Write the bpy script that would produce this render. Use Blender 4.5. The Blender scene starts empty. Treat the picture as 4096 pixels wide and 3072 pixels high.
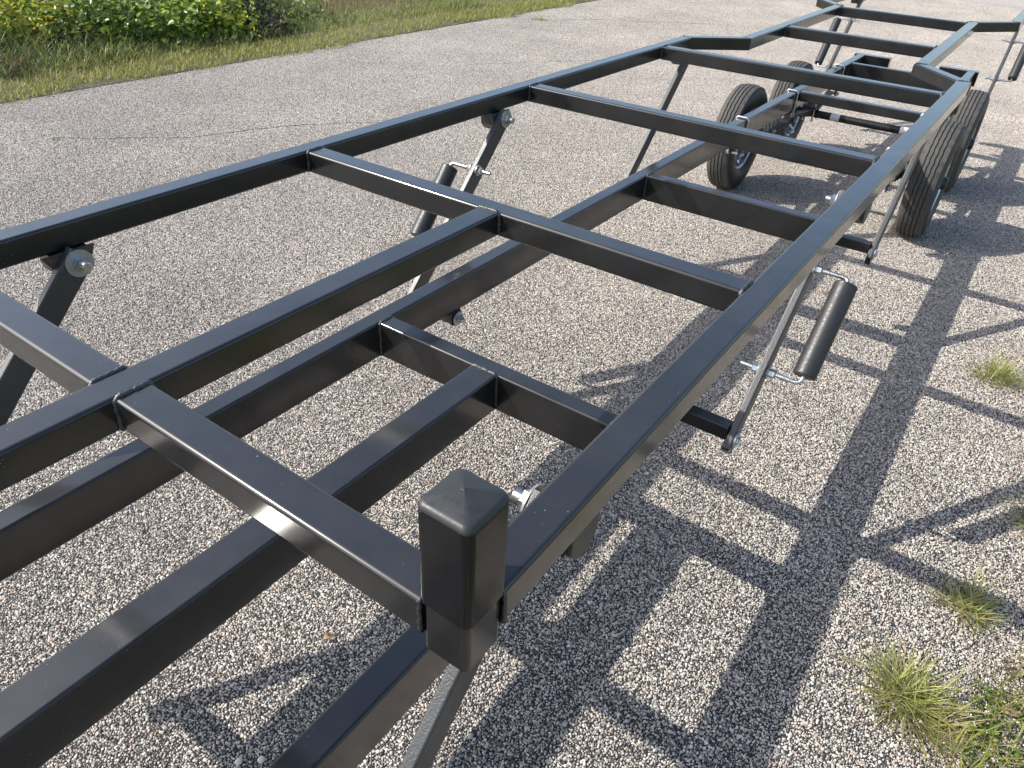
import bpy, bmesh, math, random
import numpy as np
from mathutils import Vector, Matrix
PI = math.pi
random.seed(7); RNG = np.random.default_rng(11)
S = bpy.context.scene
COL = S.collection
# ------------------------------------------------------------------ camera
G = 0.896                                  # height of the top of the upper frame over the road
cam = bpy.data.objects.new('camera', bpy.data.cameras.new('camera')); COL.objects.link(cam)
Rc = ((0.81360147, 0.5795144, 0.04707132), (0.36436562, -0.44510398, -0.81799764), (-0.45308978, 0.68267525, -0.57329238))
Cc = (0.24863537, -0.32495771, 0.56019555 + G)
cam.matrix_world = Matrix(((Rc[0][0], -Rc[1][0], -Rc[2][0], Cc[0]), (Rc[0][1], -Rc[1][1], -Rc[2][1], Cc[1]),
                           (Rc[0][2], -Rc[1][2], -Rc[2][2], Cc[2]), (0, 0, 0, 1)))
cam.data.sensor_width = 36; cam.data.lens = 2919.31 / 4096 * 36
cam.data.clip_start = 0.02; cam.data.clip_end = 3000
S.camera = cam
# ------------------------------------------------------------------ sky and sun
SUN_DIR = Vector((0.95, 0.63, -1.0)).normalized()          # the way the light travels
elev = math.asin(-SUN_DIR.z)
az = math.atan2(-SUN_DIR.x, -SUN_DIR.y)                     # from +Y towards +X
W = bpy.data.worlds.new('World'); S.world = W; W.use_nodes = True
nt = W.node_tree; bg = nt.nodes['Background']
sky = nt.nodes.new('ShaderNodeTexSky'); sky.sky_type = 'NISHITA'; sky.sun_disc = False
sky.sun_elevation = elev; sky.sun_rotation = az
sky.air_density = 1.0; sky.dust_density = 2.0; sky.ozone_density = 1.0
nt.links.new(sky.outputs['Color'], bg.inputs['Color']); bg.inputs['Strength'].default_value = 0.14
sd = bpy.data.lights.new('sun', 'SUN'); sd.energy = 3.8; sd.angle = math.radians(0.55); sd.color = (1.0, 0.96, 0.89)
sun = bpy.data.objects.new('sun', sd); COL.objects.link(sun)
sun.rotation_euler = SUN_DIR.to_track_quat('-Z', 'Y').to_euler(); sun.location = (-4, -3, 6)
S.view_settings.view_transform = 'Standard'; S.view_settings.look = 'None'
S.view_settings.exposure = 0.74; S.view_settings.gamma = 1.0; S.view_settings.use_curve_mapping = False
S.render.engine = 'CYCLES'

# ------------------------------------------------------------------ materials
def mat(name):
    m = bpy.data.materials.new(name); m.use_nodes = True
    n = m.node_tree; return m, n, n.nodes['Principled BSDF'], n.links.new
def N(n, t, **kw):
    x = n.nodes.new(t)
    for k, v in kw.items(): setattr(x, k, v)
    return x
def noise(n, co, scale, detail=3, rough=.55):
    x = N(n, 'ShaderNodeTexNoise'); x.inputs['Scale'].default_value = scale; x.inputs['Detail'].default_value = detail
    x.inputs['Roughness'].default_value = rough
    n.links.new(co, x.inputs['Vector']); return x.outputs['Fac']
def ramp(n, fac, stops):
    r = N(n, 'ShaderNodeValToRGB'); e = r.color_ramp.elements
    while len(e) < len(stops): e.new(0.5)
    for q, (p, c) in zip(e, stops):
        q.position = p; q.color = (c, c, c, 1) if isinstance(c, (int, float)) else (*c, 1)
    n.links.new(fac, r.inputs['Fac']); return r.outputs['Color']
def mixc(n, fac, a, b):
    m = N(n, 'ShaderNodeMix', data_type='RGBA')
    for s, v in ((m.inputs[0], fac), (m.inputs[6], a), (m.inputs[7], b)):
        if hasattr(v, 'links') or hasattr(v, 'is_linked'): n.links.new(v, s)
        elif isinstance(v, (int, float)): s.default_value = v
        else: s.default_value = (*v, 1)
    return m.outputs[2]
def gcoord(n): return N(n, 'ShaderNodeNewGeometry').outputs['Position']
def bump(n, h, strength, dist, bsdf):
    b = N(n, 'ShaderNodeBump'); b.inputs['Strength'].default_value = strength; b.inputs['Distance'].default_value = dist
    n.links.new(h, b.inputs['Height']); n.links.new(b.outputs['Normal'], bsdf.inputs['Normal'])

def paint(name, base, rough, dust=0.10, speck=True, bscale=60, bstr=0.05, spec=.8, coat=0.0, dust_sheen=.05):
    m, n, b, L = mat(name); co = gcoord(n)
    cloud = noise(n, co, 9, 5, .6); fine = noise(n, co, 420, 2)
    d = ramp(n, cloud, ((.42, 0.0), (.75, dust)))
    col = mixc(n, d, base, (.30, .29, .27))
    if speck:
        v = N(n, 'ShaderNodeTexVoronoi'); v.inputs['Scale'].default_value = 130; L(co, v.inputs['Vector'])
        gate = noise(n, co, 14, 3)
        s = ramp(n, v.outputs['Distance'], ((.05, 1.0), (.10, 0.0)))
        gt = ramp(n, gate, ((.54, 0.0), (.66, .8)))
        mul = N(n, 'ShaderNodeMath', operation='MULTIPLY'); L(s, mul.inputs[0]); L(gt, mul.inputs[1])
        col = mixc(n, mul.outputs[0], col, (.42, .41, .38))
    # dust plus sun and sky sheen, painted as lighter colour on upturned faces
    gn = N(n, 'ShaderNodeNewGeometry'); sx = N(n, 'ShaderNodeSeparateXYZ'); L(gn.outputs['Normal'], sx.inputs[0])
    up = ramp(n, sx.outputs['Z'], ((.80, 0.0), (.97, 1.0)))
    fl = ramp(n, noise(n, co, 5.5, 7, .65), ((.30, dust_sheen*.25), (.72, dust_sheen)))
    mu = N(n, 'ShaderNodeMath', operation='MULTIPLY'); L(up, mu.inputs[0]); L(fl, mu.inputs[1])
    col = mixc(n, mu.outputs[0], col, (.34, .35, .37))
    L(col, b.inputs['Base Color'])
    r = ramp(n, noise(n, co, 13, 5), ((.3, rough - .05), (.75, rough + .09)))
    L(r, b.inputs['Roughness'])
    b.inputs['Specular IOR Level'].default_value = spec
    b.inputs['Coat IOR'].default_value = 1.5; b.inputs['Coat Weight'].default_value = coat; b.inputs['Coat Roughness'].default_value = .14
    bump(n, noise(n, co, bscale, 4), bstr, .004, b)
    return m
M_PAINT = paint('dark_grey_gloss_paint', (.0055, .0058, .0065), .45, .03, True, 40, .02, .25, 1.0, .045)
M_ARM = paint('textured_grey_paint', (.036, .037, .038), .40, .10, True, 330, .25)
M_WELD = paint('painted_weld', (.020, .021, .023), .28, .08, False, 300, .5)
def simple(name, base, rough, metal=0.0, nscale=40, var=.25, bstr=.1, bscale=120, bdist=.002):
    m, n, b, L = mat(name); co = gcoord(n)
    f = noise(n, co, nscale, 4)
    L(mixc(n, f, tuple(c * (1 - var) for c in base), tuple(min(1, c * (1 + var)) for c in base)), b.inputs['Base Color'])
    L(ramp(n, noise(n, co, nscale * 2.3, 4), ((.3, max(.03, rough - .1)), (.7, rough + .1))), b.inputs['Roughness'])
    b.inputs['Metallic'].default_value = metal
    bump(n, noise(n, co, bscale, 3), bstr, bdist, b)
    return m
M_ZINC = simple('zinc_plated_steel', (.62, .63, .62), .32, 1.0, 160, .18, .15, 400)
M_WASH = simple('dull_zinc_washer', (.46, .47, .46), .42, .7, 120, .2, .2, 300)
M_GALV = simple('galvanised_rim', (.66, .68, .69), .30, 1.0, 90, .15, .1, 200)
M_RUST = simple('rusty_steel', (.11, .075, .055), .8, 0.0, 110, .5, .5, 260)
M_CAP = simple('black_plastic_cap', (.009, .009, .010), .16, 0.0, 8, .2, .01, 30)
M_CAP.node_tree.nodes['Principled BSDF'].inputs['Specular IOR Level'].default_value = .28
M_CAPTOP = simple('sunlit_matt_plastic', (.026, .027, .028), .45, 0.0, 60, .2, .05, 400)  # matt cap top, colour lightened to stand in for sun and sky on it
M_ROLL = simple('black_rubber_roller', (.026, .027, .028), .46, 0.0, 70, .3, .12, 300)
M_TYRE = simple('dusty_tyre_rubber', (.070, .067, .062), .85, 0.0, 45, .45, .35, 300)
M_WALL = simple('black_sidewall_rubber', (.020, .020, .020), .52, 0.0, 30, .3, .1, 150)
M_AXLE = simple('black_axle_paint', (.012, .012, .012), .34, 0.0, 60, .4, .1, 200)
M_SPRING = simple('black_spring_steel', (.022, .021, .020), .55, 0.0, 60, .5, .3, 200)
M_LABEL = simple('white_paper_label', (.74, .74, .72), .5, 0.0, 40, .05, .02, 100)
M_HUB = simple('black_hub', (.03, .03, .032), .4, 0.0, 60, .3, .1, 200)

def leafmat(name, trans=.35, rough=.5):
    m = bpy.data.materials.new(name); m.use_nodes = True; n = m.node_tree; b = n.nodes['Principled BSDF']
    a = N(n, 'ShaderNodeAttribute', attribute_name='Col')
    n.links.new(a.outputs['Color'], b.inputs['Base Color']); b.inputs['Roughness'].default_value = rough
    t = N(n, 'ShaderNodeBsdfTranslucent'); n.links.new(a.outputs['Color'], t.inputs['Color'])
    x = N(n, 'ShaderNodeMixShader'); x.inputs[0].default_value = trans
    n.links.new(b.outputs[0], x.inputs[1]); n.links.new(t.outputs[0], x.inputs[2])
    n.links.new(x.outputs[0], n.nodes['Material Output'].inputs['Surface']); return m
M_LEAF = leafmat('leaf', .50, .36); M_GRASS = leafmat('grass_blade', .42, .45)

def m_chips():
    m, n, b, L = mat('chip_seal_stones'); co = gcoord(n)
    a = N(n, 'ShaderNodeAttribute', attribute_name='Col')
    big = ramp(n, noise(n, co, 1.1, 7, .68), ((.3, .78), (.7, 1.12)))
    mul = N(n, 'ShaderNodeMix', data_type='RGBA', blend_type='MULTIPLY'); mul.inputs[0].default_value = 1
    L(a.outputs['Color'], mul.inputs[6]); L(big, mul.inputs[7])
    L(mul.outputs[2], b.inputs['Base Color']); b.inputs['Roughness'].default_value = .55
    return m
M_CHIP = m_chips()
def m_road():
    m, n, b, L = mat('asphalt_binder'); co = gcoord(n)
    v = N(n, 'ShaderNodeTexVoronoi'); v.inputs['Scale'].default_value = 170; L(co, v.inputs['Vector'])
    sep = N(n, 'ShaderNodeSeparateColor'); L(v.outputs['Color'], sep.inputs[0])
    stone = ramp(n, sep.outputs[0], ((0, (.12, .11, .10)), (.3, (.32, .29, .26)), (.6, (.46, .42, .36)), (1, (.5, .42, .35))))
    px = N(n, 'ShaderNodeSeparateXYZ'); L(co, px.inputs[0])
    far = ramp(n, noise(n, co, .3, 3), ((0, 0.0), (1, 1.0)))
    mr = N(n, 'ShaderNodeMapRange'); L(px.outputs['Y'], mr.inputs[0]); mr.inputs[1].default_value = 15.0; mr.inputs[2].default_value = 16.0
    col = mixc(n, mr.outputs[0], (.022, .021, .021), stone)
    L(col, b.inputs['Base Color']); b.inputs['Roughness'].default_value = .7
    bump(n, noise(n, co, 260, 3), .4, .003, b); return m
M_ROAD = m_road()
def m_soil():
    m, n, b, L = mat('grassy_soil'); co = gcoord(n)
    f = noise(n, co, 1.4, 6, .65); g = noise(n, co, 40, 4)
    c = mixc(n, ramp(n, f, ((.35, 0.), (.65, 1.))), (.14, .12, .07), (.13, .15, .055))
    c = mixc(n, ramp(n, g, ((.4, 0.), (.7, .6))), c, (.16, .13, .085))
    L(c, b.inputs['Base Color']); b.inputs['Roughness'].default_value = .95
    bump(n, g, .7, .03, b); return m
M_SOIL = m_soil()
M_CRACK = simple('crack_dirt', (.035, .032, .028), .95, 0, 30, .3, .3, 200)
M_TWIG = simple('dry_twig', (.16, .12, .085), .85, 0, 60, .3, .3, 200)
M_STEM = simple('green_stem', (.09, .10, .04), .7, 0, 60, .3, .2, 200)
M_PEB = simple('white_pebble', (.66, .63, .58), .6, 0, 120, .15, .3, 300)
M_DEAD = simple('dead_leaf', (.36, .24, .13), .75, 0, 90, .3, .3, 260)

# ------------------------------------------------------------------ mesh helpers
def link(o, parent):
    COL.objects.link(o)
    if parent is not None: o.parent = parent
    return o
def mesh(name, V, F, m, parent=None, normals=None, smooth=False, kind=None):
    me = bpy.data.meshes.new(name); me.from_pydata([tuple(v) for v in V], [], F); 
    if m is not None: me.materials.append(m)
    if smooth or normals is not None: me.polygons.foreach_set('use_smooth', [True] * len(me.polygons))
    me.update()
    if normals is not None: me.normals_split_custom_set_from_vertices([tuple(v) for v in normals])
    o = link(bpy.data.objects.new(name, me), parent)
    if kind: o['kind'] = kind
    return o
def empty(name, loc=(0, 0, 0), parent=None):
    o = bpy.data.objects.new(name, None); o.location = loc; o.empty_display_size = .1; return link(o, parent)
def tag(o, label, cat, group=None):
    o['label'] = label; o['category'] = cat
    if group: o['group'] = group
    return o
class MB:                                            # collects pieces of one part
    def __init__(s): s.V = []; s.F = []; s.Nn = []
    def add(s, V, F, Nn):
        k = len(s.V); s.V += [tuple(v) for v in V]; s.F += [tuple(i + k for i in f) for f in F]; s.Nn += [tuple(v) for v in Nn]
    def build(s, name, m, parent): return mesh(name, s.V, s.F, m, parent, s.Nn)
def profile(w, h, r, seg=4):
    pts = []
    for cx, cy, a0 in ((w/2-r, h/2-r, 0), (-w/2+r, h/2-r, 90), (-w/2+r, -h/2+r, 180), (w/2-r, -h/2+r, 270)):
        for i in range(seg + 1):
            a = math.radians(a0 + 90 * i / seg)
            pts.append((cx + r * math.cos(a), cy + r * math.sin(a), math.cos(a), math.sin(a)))
    return pts
def tube_geo(a, b, w, h, r=.006, up=(0, 0, 1), na=None, nb=None, seg=4):
    """rounded box section from a to b; na/nb are the mitre planes of its ends"""
    a = Vector(a); b = Vector(b); d = (b - a).normalized(); u = Vector(up); u = (u - d * u.dot(d)).normalized(); s = d.cross(u)
    P = profile(w, h, r, seg); n = len(P); V = []; Nn = []; F = []
    steps = max(1, int((b - a).length / .35))
    for k in range(steps + 1):
        c = a.lerp(b, k / steps); pl = na if k == 0 else nb if k == steps else None
        for x, y, nx, ny in P:
            o = s * x + u * y; t = 0
            if pl is not None: t = -o.dot(pl) / d.dot(pl)
            V.append(c + o + d * t); Nn.append(s * nx + u * ny)
    for k in range(steps):
        for i in range(n):
            j = (i + 1) % n; F.append((k*n+i, (k+1)*n+i, (k+1)*n+j, k*n+j))
    for base, sg, pl in ((0, -1, na), (steps * n, 1, nb)):
        q = len(V); nn = (Vector(pl) * (1 if Vector(pl).dot(d) > 0 else -1) if pl is not None else d) * sg
        for i in range(n): V.append(V[base + i]); Nn.append(nn)
        f = tuple(range(q, q + n)); F.append(f if sg < 0 else f[::-1])
    return V, F, Nn
def tube(name, a, b, w, h, m, parent, r=.006, **kw):
    V, F, Nn = tube_geo(a, b, w, h, r, **kw); return mesh(name, V, F, m, parent, Nn)
def cyl_geo(a, b, r, n=20, r2=None, cap=True, prof=None):
    a = Vector(a); b = Vector(b); d = (b - a).normalized(); u = d.orthogonal().normalized(); s = d.cross(u); r2 = r if r2 is None else r2
    prof = prof or [(0, r), (1, r2)]; V = []; Nn = []; F = []
    L = (b - a).length
    for k, (t, rr) in enumerate(prof):
        k0 = max(0, k-1); k1 = min(len(prof)-1, k+1)
        sl = -(prof[k1][1] - prof[k0][1]) / max(1e-6, (prof[k1][0] - prof[k0][0]) * L)
        for i in range(n):
            A = 2 * PI * i / n; o = u * math.cos(A) + s * math.sin(A); V.append(a.lerp(b, t) + o * rr); Nn.append((o + d * sl).normalized())
    K = len(prof)
    for k in range(K - 1):
        for i in range(n):
            j = (i + 1) % n; F.append((k*n+i, k*n+j, (k+1)*n+j, (k+1)*n+i))
    if cap:
        for base, sg in ((0, -1), ((K-1)*n, 1)):
            q = len(V)
            for i in range(n): V.append(V[base+i]); Nn.append(d * sg)
            f = tuple(range(q, q+n)); F.append(f[::-1] if sg < 0 else f)
    return V, F, Nn
def hex_geo(a, b, r, rot=.3):
    a = Vector(a); b = Vector(b); d = (b-a).normalized(); u = d.orthogonal().normalized(); s = d.cross(u); V = []; F = []; Nn = []
    P = [u*math.cos(rot+PI*i/3)+s*math.sin(rot+PI*i/3) for i in range(6)]
    for i in range(6):
        p, q = P[i], P[(i+1) % 6]; k = len(V); nn = (p+q).normalized()
        V += [a+p*r, a+q*r, b+q*r, b+p*r]; Nn += [nn]*4; F.append((k, k+1, k+2, k+3))
    for c, sg in ((a, -1), (b, 1)):
        k = len(V); V += [c+p*r*.96 + d*sg*.001 for p in P]; Nn += [d*sg]*6; f = tuple(range(k, k+6)); F.append(f if sg > 0 else f[::-1])
    return V, F, Nn
def rod_geo(path, r, n=10, rad=None, jit=0):
    pts = [Vector(p) for p in path]; V = []; Nn = []; F = []; u = None
    for k, p in enumerate(pts):
        d = (pts[min(k+1, len(pts)-1)] - pts[max(k-1, 0)]).normalized()
        u = (d.orthogonal() if u is None else (u - d*u.dot(d))).normalized(); s = d.cross(u); rr = rad[k] if rad else r
        for i in range(n):
            A = 2*PI*i/n; o = u*math.cos(A)+s*math.sin(A); V.append(p+o*rr*(1+random.uniform(-jit, jit))); Nn.append(o)
    for k in range(len(pts)-1):
        for i in range(n):
            j = (i+1) % n; F.append((k*n+i, k*n+j, (k+1)*n+j, (k+1)*n+i))
    F.append(tuple(range(n))[::-1]); F.append(tuple(range((len(pts)-1)*n, len(pts)*n)))
    return V, F, Nn
def thread_prof(L, r, pitch=.0016):
    k = int(L / pitch); out = []
    for i in range(k):
        out += [((i+.1)/k, r*.88), ((i+.5)/k, r)]
    return [(0, r*.9)] + out + [(1, r*.8)]
def plate_geo(outline, x0, x1):
    """outline: (y,z) polygon extruded along X"""
    V = []; F = []; Nn = []; n = len(outline)
    cy = sum(p[0] for p in outline)/n; cz = sum(p[1] for p in outline)/n
    area = sum(outline[i][0]*outline[(i+1) % n][1]-outline[(i+1) % n][0]*outline[i][1] for i in range(n))
    if area < 0: outline = outline[::-1]
    for x, sg in ((x0, -1), (x1, 1)):
        k = len(V); V += [(x, y, z) for y, z in outline]; Nn += [(sg, 0, 0)]*n; f = tuple(range(k, k+n)); F.append(f if sg > 0 else f[::-1])
    for i in range(n):
        (y, z), (y2, z2) = outline[i], outline[(i+1) % n]; nn = Vector((0, z2-z, y-y2)).normalized(); k = len(V)
        V += [(x0, y, z), (x0, y2, z2), (x1, y2, z2), (x1, y, z)]; Nn += [nn]*4; F.append((k, k+1, k+2, k+3))
    return V, F, Nn
def part(name, geo, m, parent): V, F, Nn = geo; return mesh(name, V, F, m, parent, Nn)
def weld(path, parent, r=.0042):
    pts = []
    for p, q in zip(path[:-1], path[1:]):
        p = Vector(p); q = Vector(q); k = max(2, int((q-p).length/.0035))
        pts += [p.lerp(q, i/k) + Vector([random.uniform(-.0007, .0007) for _ in range(3)]) for i in range(k)]
    pts.append(Vector(path[-1]))
    rad = [r*(.82+.3*abs(math.sin(i*1.15))+random.uniform(-.12, .12)) for i in range(len(pts))]
    rad[0] = rad[-1] = r*.5
    V, F, Nn = rod_geo(pts, r, 8, rad, .10); return mesh('weld_bead', V, F, M_WELD, parent, smooth=True)

# ------------------------------------------------------------------ the setting: ground, road
def ground_sheet():
    xs = [-1500, -300, -80, -30] + list(np.arange(-14, -5.4, .35)) + [-5.45, -5.3, -3, 0, .5, .62, .72, .8, .95, 1.2, 1.6, 2.2, 4, 8, 30, 300, 1500]
    ys = [-1500, -300, -60, -20] + list(np.arange(-8, 24, .5)) + [30, 60, 200, 800, 2500]
    V = []; F = []
    for y in ys:
        for x in xs:
            z = -.05
            if x < -5.45: z = min(.25, (-5.45-x)*.07) + .03*math.sin(x*2.1+y*1.3)*min(1, -5.45-x)
            if x > .62: z = .004 + .02*math.sin(y*2.3+x*3)*min(1, x-.62) + min(.03, (x-.62)*.05)
            if x < -40 or x > 40 or y > 40: z = -.05
            V.append((x, y, z))
    n = len(xs)
    for j in range(len(ys)-1):
        for i in range(n-1): F.append((j*n+i, j*n+i+1, (j+1)*n+i+1, (j+1)*n+i))
    o = mesh('ground', V, F, M_SOIL, None, smooth=True); o['kind'] = 'structure'; return o
ground_sheet()
def road_sheet():
    ys = np.concatenate([np.arange(-30, -3, 3), np.arange(-3, 20, .12), np.arange(20, 120, 4)])
    V = []; F = []
    for y in ys:
        l = -5.56 + .03*math.sin(y*1.7)+.02*math.sin(y*4.3+1) + .015*math.sin(y*11); r = .80 + .05*math.sin(y*2.1)+.04*math.sin(y*5.2)
        V += [(l, y, 0), (r, y, 0), (l-.02, y, -.06), (r+.02, y, -.06)]
    for j in range(len(ys)-1):
        k = 4*j; F += [(k, k+1, k+5, k+4), (k+2, k, k+4, k+6), (k+1, k+3, k+7, k+5)]
    o = mesh('road', V, F, M_ROAD); o['kind'] = 'structure'; return o
road = road_sheet()
TS = .5
def chip_tile(seed):
    g = np.random.default_rng(seed); n = int(TS/.0046)
    ij = np.stack(np.meshgrid(np.arange(n), np.arange(n)), -1).reshape(-1, 2)
    c = (ij+.5+g.uniform(-.42, .42, ij.shape))*(TS/n)-TS/2
    k = len(c); ang = g.uniform(0, 2*PI, k)[:, None]+np.arange(6)[None]*PI/3+g.uniform(-.3, .3, (k, 6))
    rad = g.gamma(10, .00231/10, k).clip(.0012, .0048)[:, None]
    asp = g.uniform(.68, 1.0, k)[:, None]; th = g.uniform(0, PI, k)[:, None]
    def ring(f, z):
        rr = rad*f*g.uniform(.82, 1.15, (k, 6)); x = np.cos(ang)*rr; y = np.sin(ang)*rr*asp
        X = x*np.cos(th)-y*np.sin(th)+c[:, :1]; Y = x*np.sin(th)+y*np.cos(th)+c[:, 1:]
        return np.stack([X, Y, z], -1)
    h = rad*g.uniform(.3, .95, (k, 1)); tilt = g.uniform(-.22, .22, (k, 2))
    low = ring(1.0, np.full((k, 6), -.0008)); z2 = np.repeat(h*.55, 6, 1); mid = ring(1.0, z2)
    top = ring(.62, np.repeat(h, 6, 1)); 
    for R_ in (mid, top): R_[..., 2] += (R_[..., 0]-c[:, :1])*tilt[:, :1]+(R_[..., 1]-c[:, 1:])*tilt[:, 1:]
    V = np.concatenate([low, mid, top], 1).reshape(-1, 3)
    loc = []
    for i in range(6):
        j = (i+1) % 6; loc += [[i, j, 6+j, 6+i], [6+i, 6+j, 12+j, 12+i]]
    quads = np.array(loc); Fq = (quads[None]+np.arange(k)[:, None, None]*18).reshape(-1, 4)
    cap = (np.arange(12, 18)[None]+np.arange(k)[:, None]*18)
    me = bpy.data.meshes.new('stone_chips')
    nq = len(Fq); me.vertices.add(len(V)); me.vertices.foreach_set('co', V.astype(np.float32).ravel())
    me.loops.add(nq*4+k*6); me.loops.foreach_set('vertex_index', np.concatenate([Fq.ravel(), cap.ravel()]).astype(np.int32))
    me.polygons.add(nq+k)
    me.polygons.foreach_set('loop_start', np.concatenate([np.arange(nq)*4, nq*4+np.arange(k)*6]).astype(np.int32))
    pal = np.array([(.62, .575, .50), (.54, .49, .42), (.51, .415, .345), (.44, .35, .29), (.36, .33, .285), (.27, .25, .222), (.14, .133, .122), (.06, .058, .054)])
    pk = g.choice(len(pal), k, p=[.12, .16, .13, .08, .15, .13, .12, .11])
    cc = (pal[pk]*1.09*g.uniform(.85, 1.12, (k, 1))).clip(0, .8)
    a = me.color_attributes.new('Col', 'FLOAT_COLOR', 'POINT')
    a.data.foreach_set('color', np.concatenate([np.repeat(cc, 18, 0), np.ones((k*18, 1))], 1).astype(np.float32).ravel())
    me.update(calc_edges=True); me.materials.append(M_CHIP)
    return me
def chips():
    tiles = [chip_tile(s) for s in (1, 2)]
    hold = bpy.data.collections.new('chip_tiles')
    for me in tiles: hold.objects.link(bpy.data.objects.new('stone_chips_tile', me))
    P = []; rot = []
    for j in range(-5, 32):
        for i in range(-11, 2):
            P.append((i*TS-.02+.25-.02, j*TS, .0006)); rot.append((0, 0, random.randrange(4)*PI/2))
    me = bpy.data.meshes.new('stone_chips'); me.from_pydata(P, [], [])
    at = me.attributes.new('rot', 'FLOAT_VECTOR', 'POINT'); at.data.foreach_set('vector', [c for r in rot for c in r])
    o = link(bpy.data.objects.new('stone_chips', me), road); o['kind'] = 'stuff'
    ng = bpy.data.node_groups.new('scatter_chips', 'GeometryNodeTree')
    ng.interface.new_socket('Geometry', in_out='INPUT', socket_type='NodeSocketGeometry')
    ng.interface.new_socket('Geometry', in_out='OUTPUT', socket_type='NodeSocketGeometry')
    gi = ng.nodes.new('NodeGroupInput'); go = ng.nodes.new('NodeGroupOutput'); ip = ng.nodes.new('GeometryNodeInstanceOnPoints')
    ci = ng.nodes.new('GeometryNodeCollectionInfo'); ci.inputs['Collection'].default_value = hold; ci.inputs['Separate Children'].default_value = True
    ci.inputs['Reset Children'].default_value = True
    na = ng.nodes.new('GeometryNodeInputNamedAttribute'); na.data_type = 'FLOAT_VECTOR'; na.inputs['Name'].default_value = 'rot'
    ip.inputs['Pick Instance'].default_value = True; L = ng.links.new
    L(gi.outputs[0], ip.inputs['Points']); L(ci.outputs[0], ip.inputs['Instance']); L(na.outputs['Attribute'], ip.inputs['Rotation'])
    L(ip.outputs[0], go.inputs[0])
    o.modifiers.new('scatter', 'NODES').node_group = ng
chips()
def crack(pts, w):
    P = []
    for p, q in zip(pts[:-1], pts[1:]):
        k = max(2, int(math.dist(p, q)/.03))
        P += [(p[0]+(q[0]-p[0])*i/k, p[1]+(q[1]-p[1])*i/k) for i in range(k)]
    V = []; F = []
    dx, dy = pts[-1][0]-pts[0][0], pts[-1][1]-pts[0][1]; l = math.hypot(dx, dy); nx, ny = -dy/l, dx/l
    off = 0
    for i, (x, y) in enumerate(P):
        off = off*.9+random.uniform(-.012, .012); ww = w*random.uniform(.15, 1)*min(1, i/6, (len(P)-1-i)/6)+.0003
        V += [(x+nx*(off+ww), y+ny*(off+ww), .0042), (x+nx*(off-ww), y+ny*(off-ww), .0042)]
    for i in range(len(P)-1): F.append((2*i, 2*i+1, 2*i+3, 2*i+2))
    o = mesh('crack', V, F, M_CRACK, road)

# ------------------------------------------------------------------ the trailer
T = empty('pontoon_trailer', (-.588, 2.0, 0))
tag(T, 'dark grey steel boat trailer of square tubes with raised inner lift frame and tandem wheels', 'trailer')
T0 = Vector(T.location)
bpy.context.view_layer.update()
ROOT = T; 
# parts are modelled in world coordinates; their parent inverse keeps them there
def setp(o, parent):
    o.parent = parent; o.matrix_parent_inverse = Matrix.Translation(-T0) if parent is T else Matrix.Identity(4)
_link = link
def link(o, parent):
    COL.objects.link(o)
    if parent is not None:
        o.parent = parent
        if parent is T: o.matrix_parent_inverse = Matrix.Translation(-T0)
    return o
Z = G; u2 = .0508; h2 = u2/2
XC = -.5885
def mx(x): return 2*XC-x                                  # mirror in the trailer's centre plane
# upper rails with mitred kinks
def rail_line(pts):
    pts = [Vector((x, y, Z-h2)) for x, y in pts]
    d = [(b-a).normalized() for a, b in zip(pts[:-1], pts[1:])]
    for i in range(len(d)):
        na = None if i == 0 else (d[i-1]+d[i]).normalized(); nb = None if i == len(d)-1 else (d[i]+d[i+1]).normalized()
        V, F, Nn = tube_geo(pts[i], pts[i+1], u2, u2, .0062, na=na, nb=nb); mesh('rail', V, F, M_PAINT, T, Nn)
    for i in range(1, len(d)):                             # weld over each mitre
        m = (d[i-1]+d[i]).normalized(); s = Vector((m.y, -m.x, 0)) ; c = pts[i]
        k = h2/abs(s.dot(Vector((d[i].y, -d[i].x, 0))))
        weld([c-s*k+Vector((0, 0, -h2)), c-s*k+Vector((0, 0, h2-.004)), c-s*(k-.005)+Vector((0, 0, h2)), c+s*(k-.005)+Vector((0, 0, h2)), c+s*k+Vector((0, 0, h2-.004)), c+s*k+Vector((0, 0, -h2))], T, .0022)
rail_line([(-.0256, .0575), (-.0256, 3.032), (-.2165, 3.262), (-.236, 4.85), (-.052, 5.10), (-.052, 6.9)])
rail_line([(mx(-.0256), .0575), (mx(-.0256), 3.035), (-.9545, 3.242), (-.974, 4.845), (-1.14, 5.075), (-1.145, 6.9)])
# posts with caps
def post(x0, x1):
    xc = (x0+x1)/2; a = x1-x0
    p = tube('post', (xc, .003+a/2, Z-.0705), (xc, .003+a/2, Z+.11), a, a, M_PAINT, T, .007, up=(0, 1, 0))
    P = profile(a+.006, a+.006, .009, 5); V = []; Nn = []; F = []; n = len(P)
    rows = [(Z-.0005, 1.0, 0), (Z+.118, 1.0, 0)]+[(Z+.118+.010*math.sin(t), 1-.17*(1-math.cos(t)), math.sin(t)*.97) for t in np.linspace(.2, 1.45, 7)]+[(Z+.1340, .25, .98), (Z+.1358, .09, .97), (Z+.1366, .06, .9), (Z+.1369, .03, 1)]
    for z, f, nz in rows:
        for x, y, nx, ny in P: V.append((xc+x*f, .003+a/2+y*f, z)); Nn.append(Vector((nx*math.sqrt(1-nz*nz), ny*math.sqrt(1-nz*nz), nz)))
    for k in range(len(rows)-1):
        for i in range(n): j = (i+1) % n; F.append((k*n+i, k*n+j, (k+1)*n+j, (k+1)*n+i))
    F.append(tuple(range((len(rows)-1)*n, len(rows)*n)))
    c = mesh('post_cap', V, F, M_CAP, p, Nn); me = c.data; me.materials.append(M_CAPTOP)
    for f in me.polygons: f.material_index = 1 if f.center.z > Z+.1205 else 0
    return p
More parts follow.
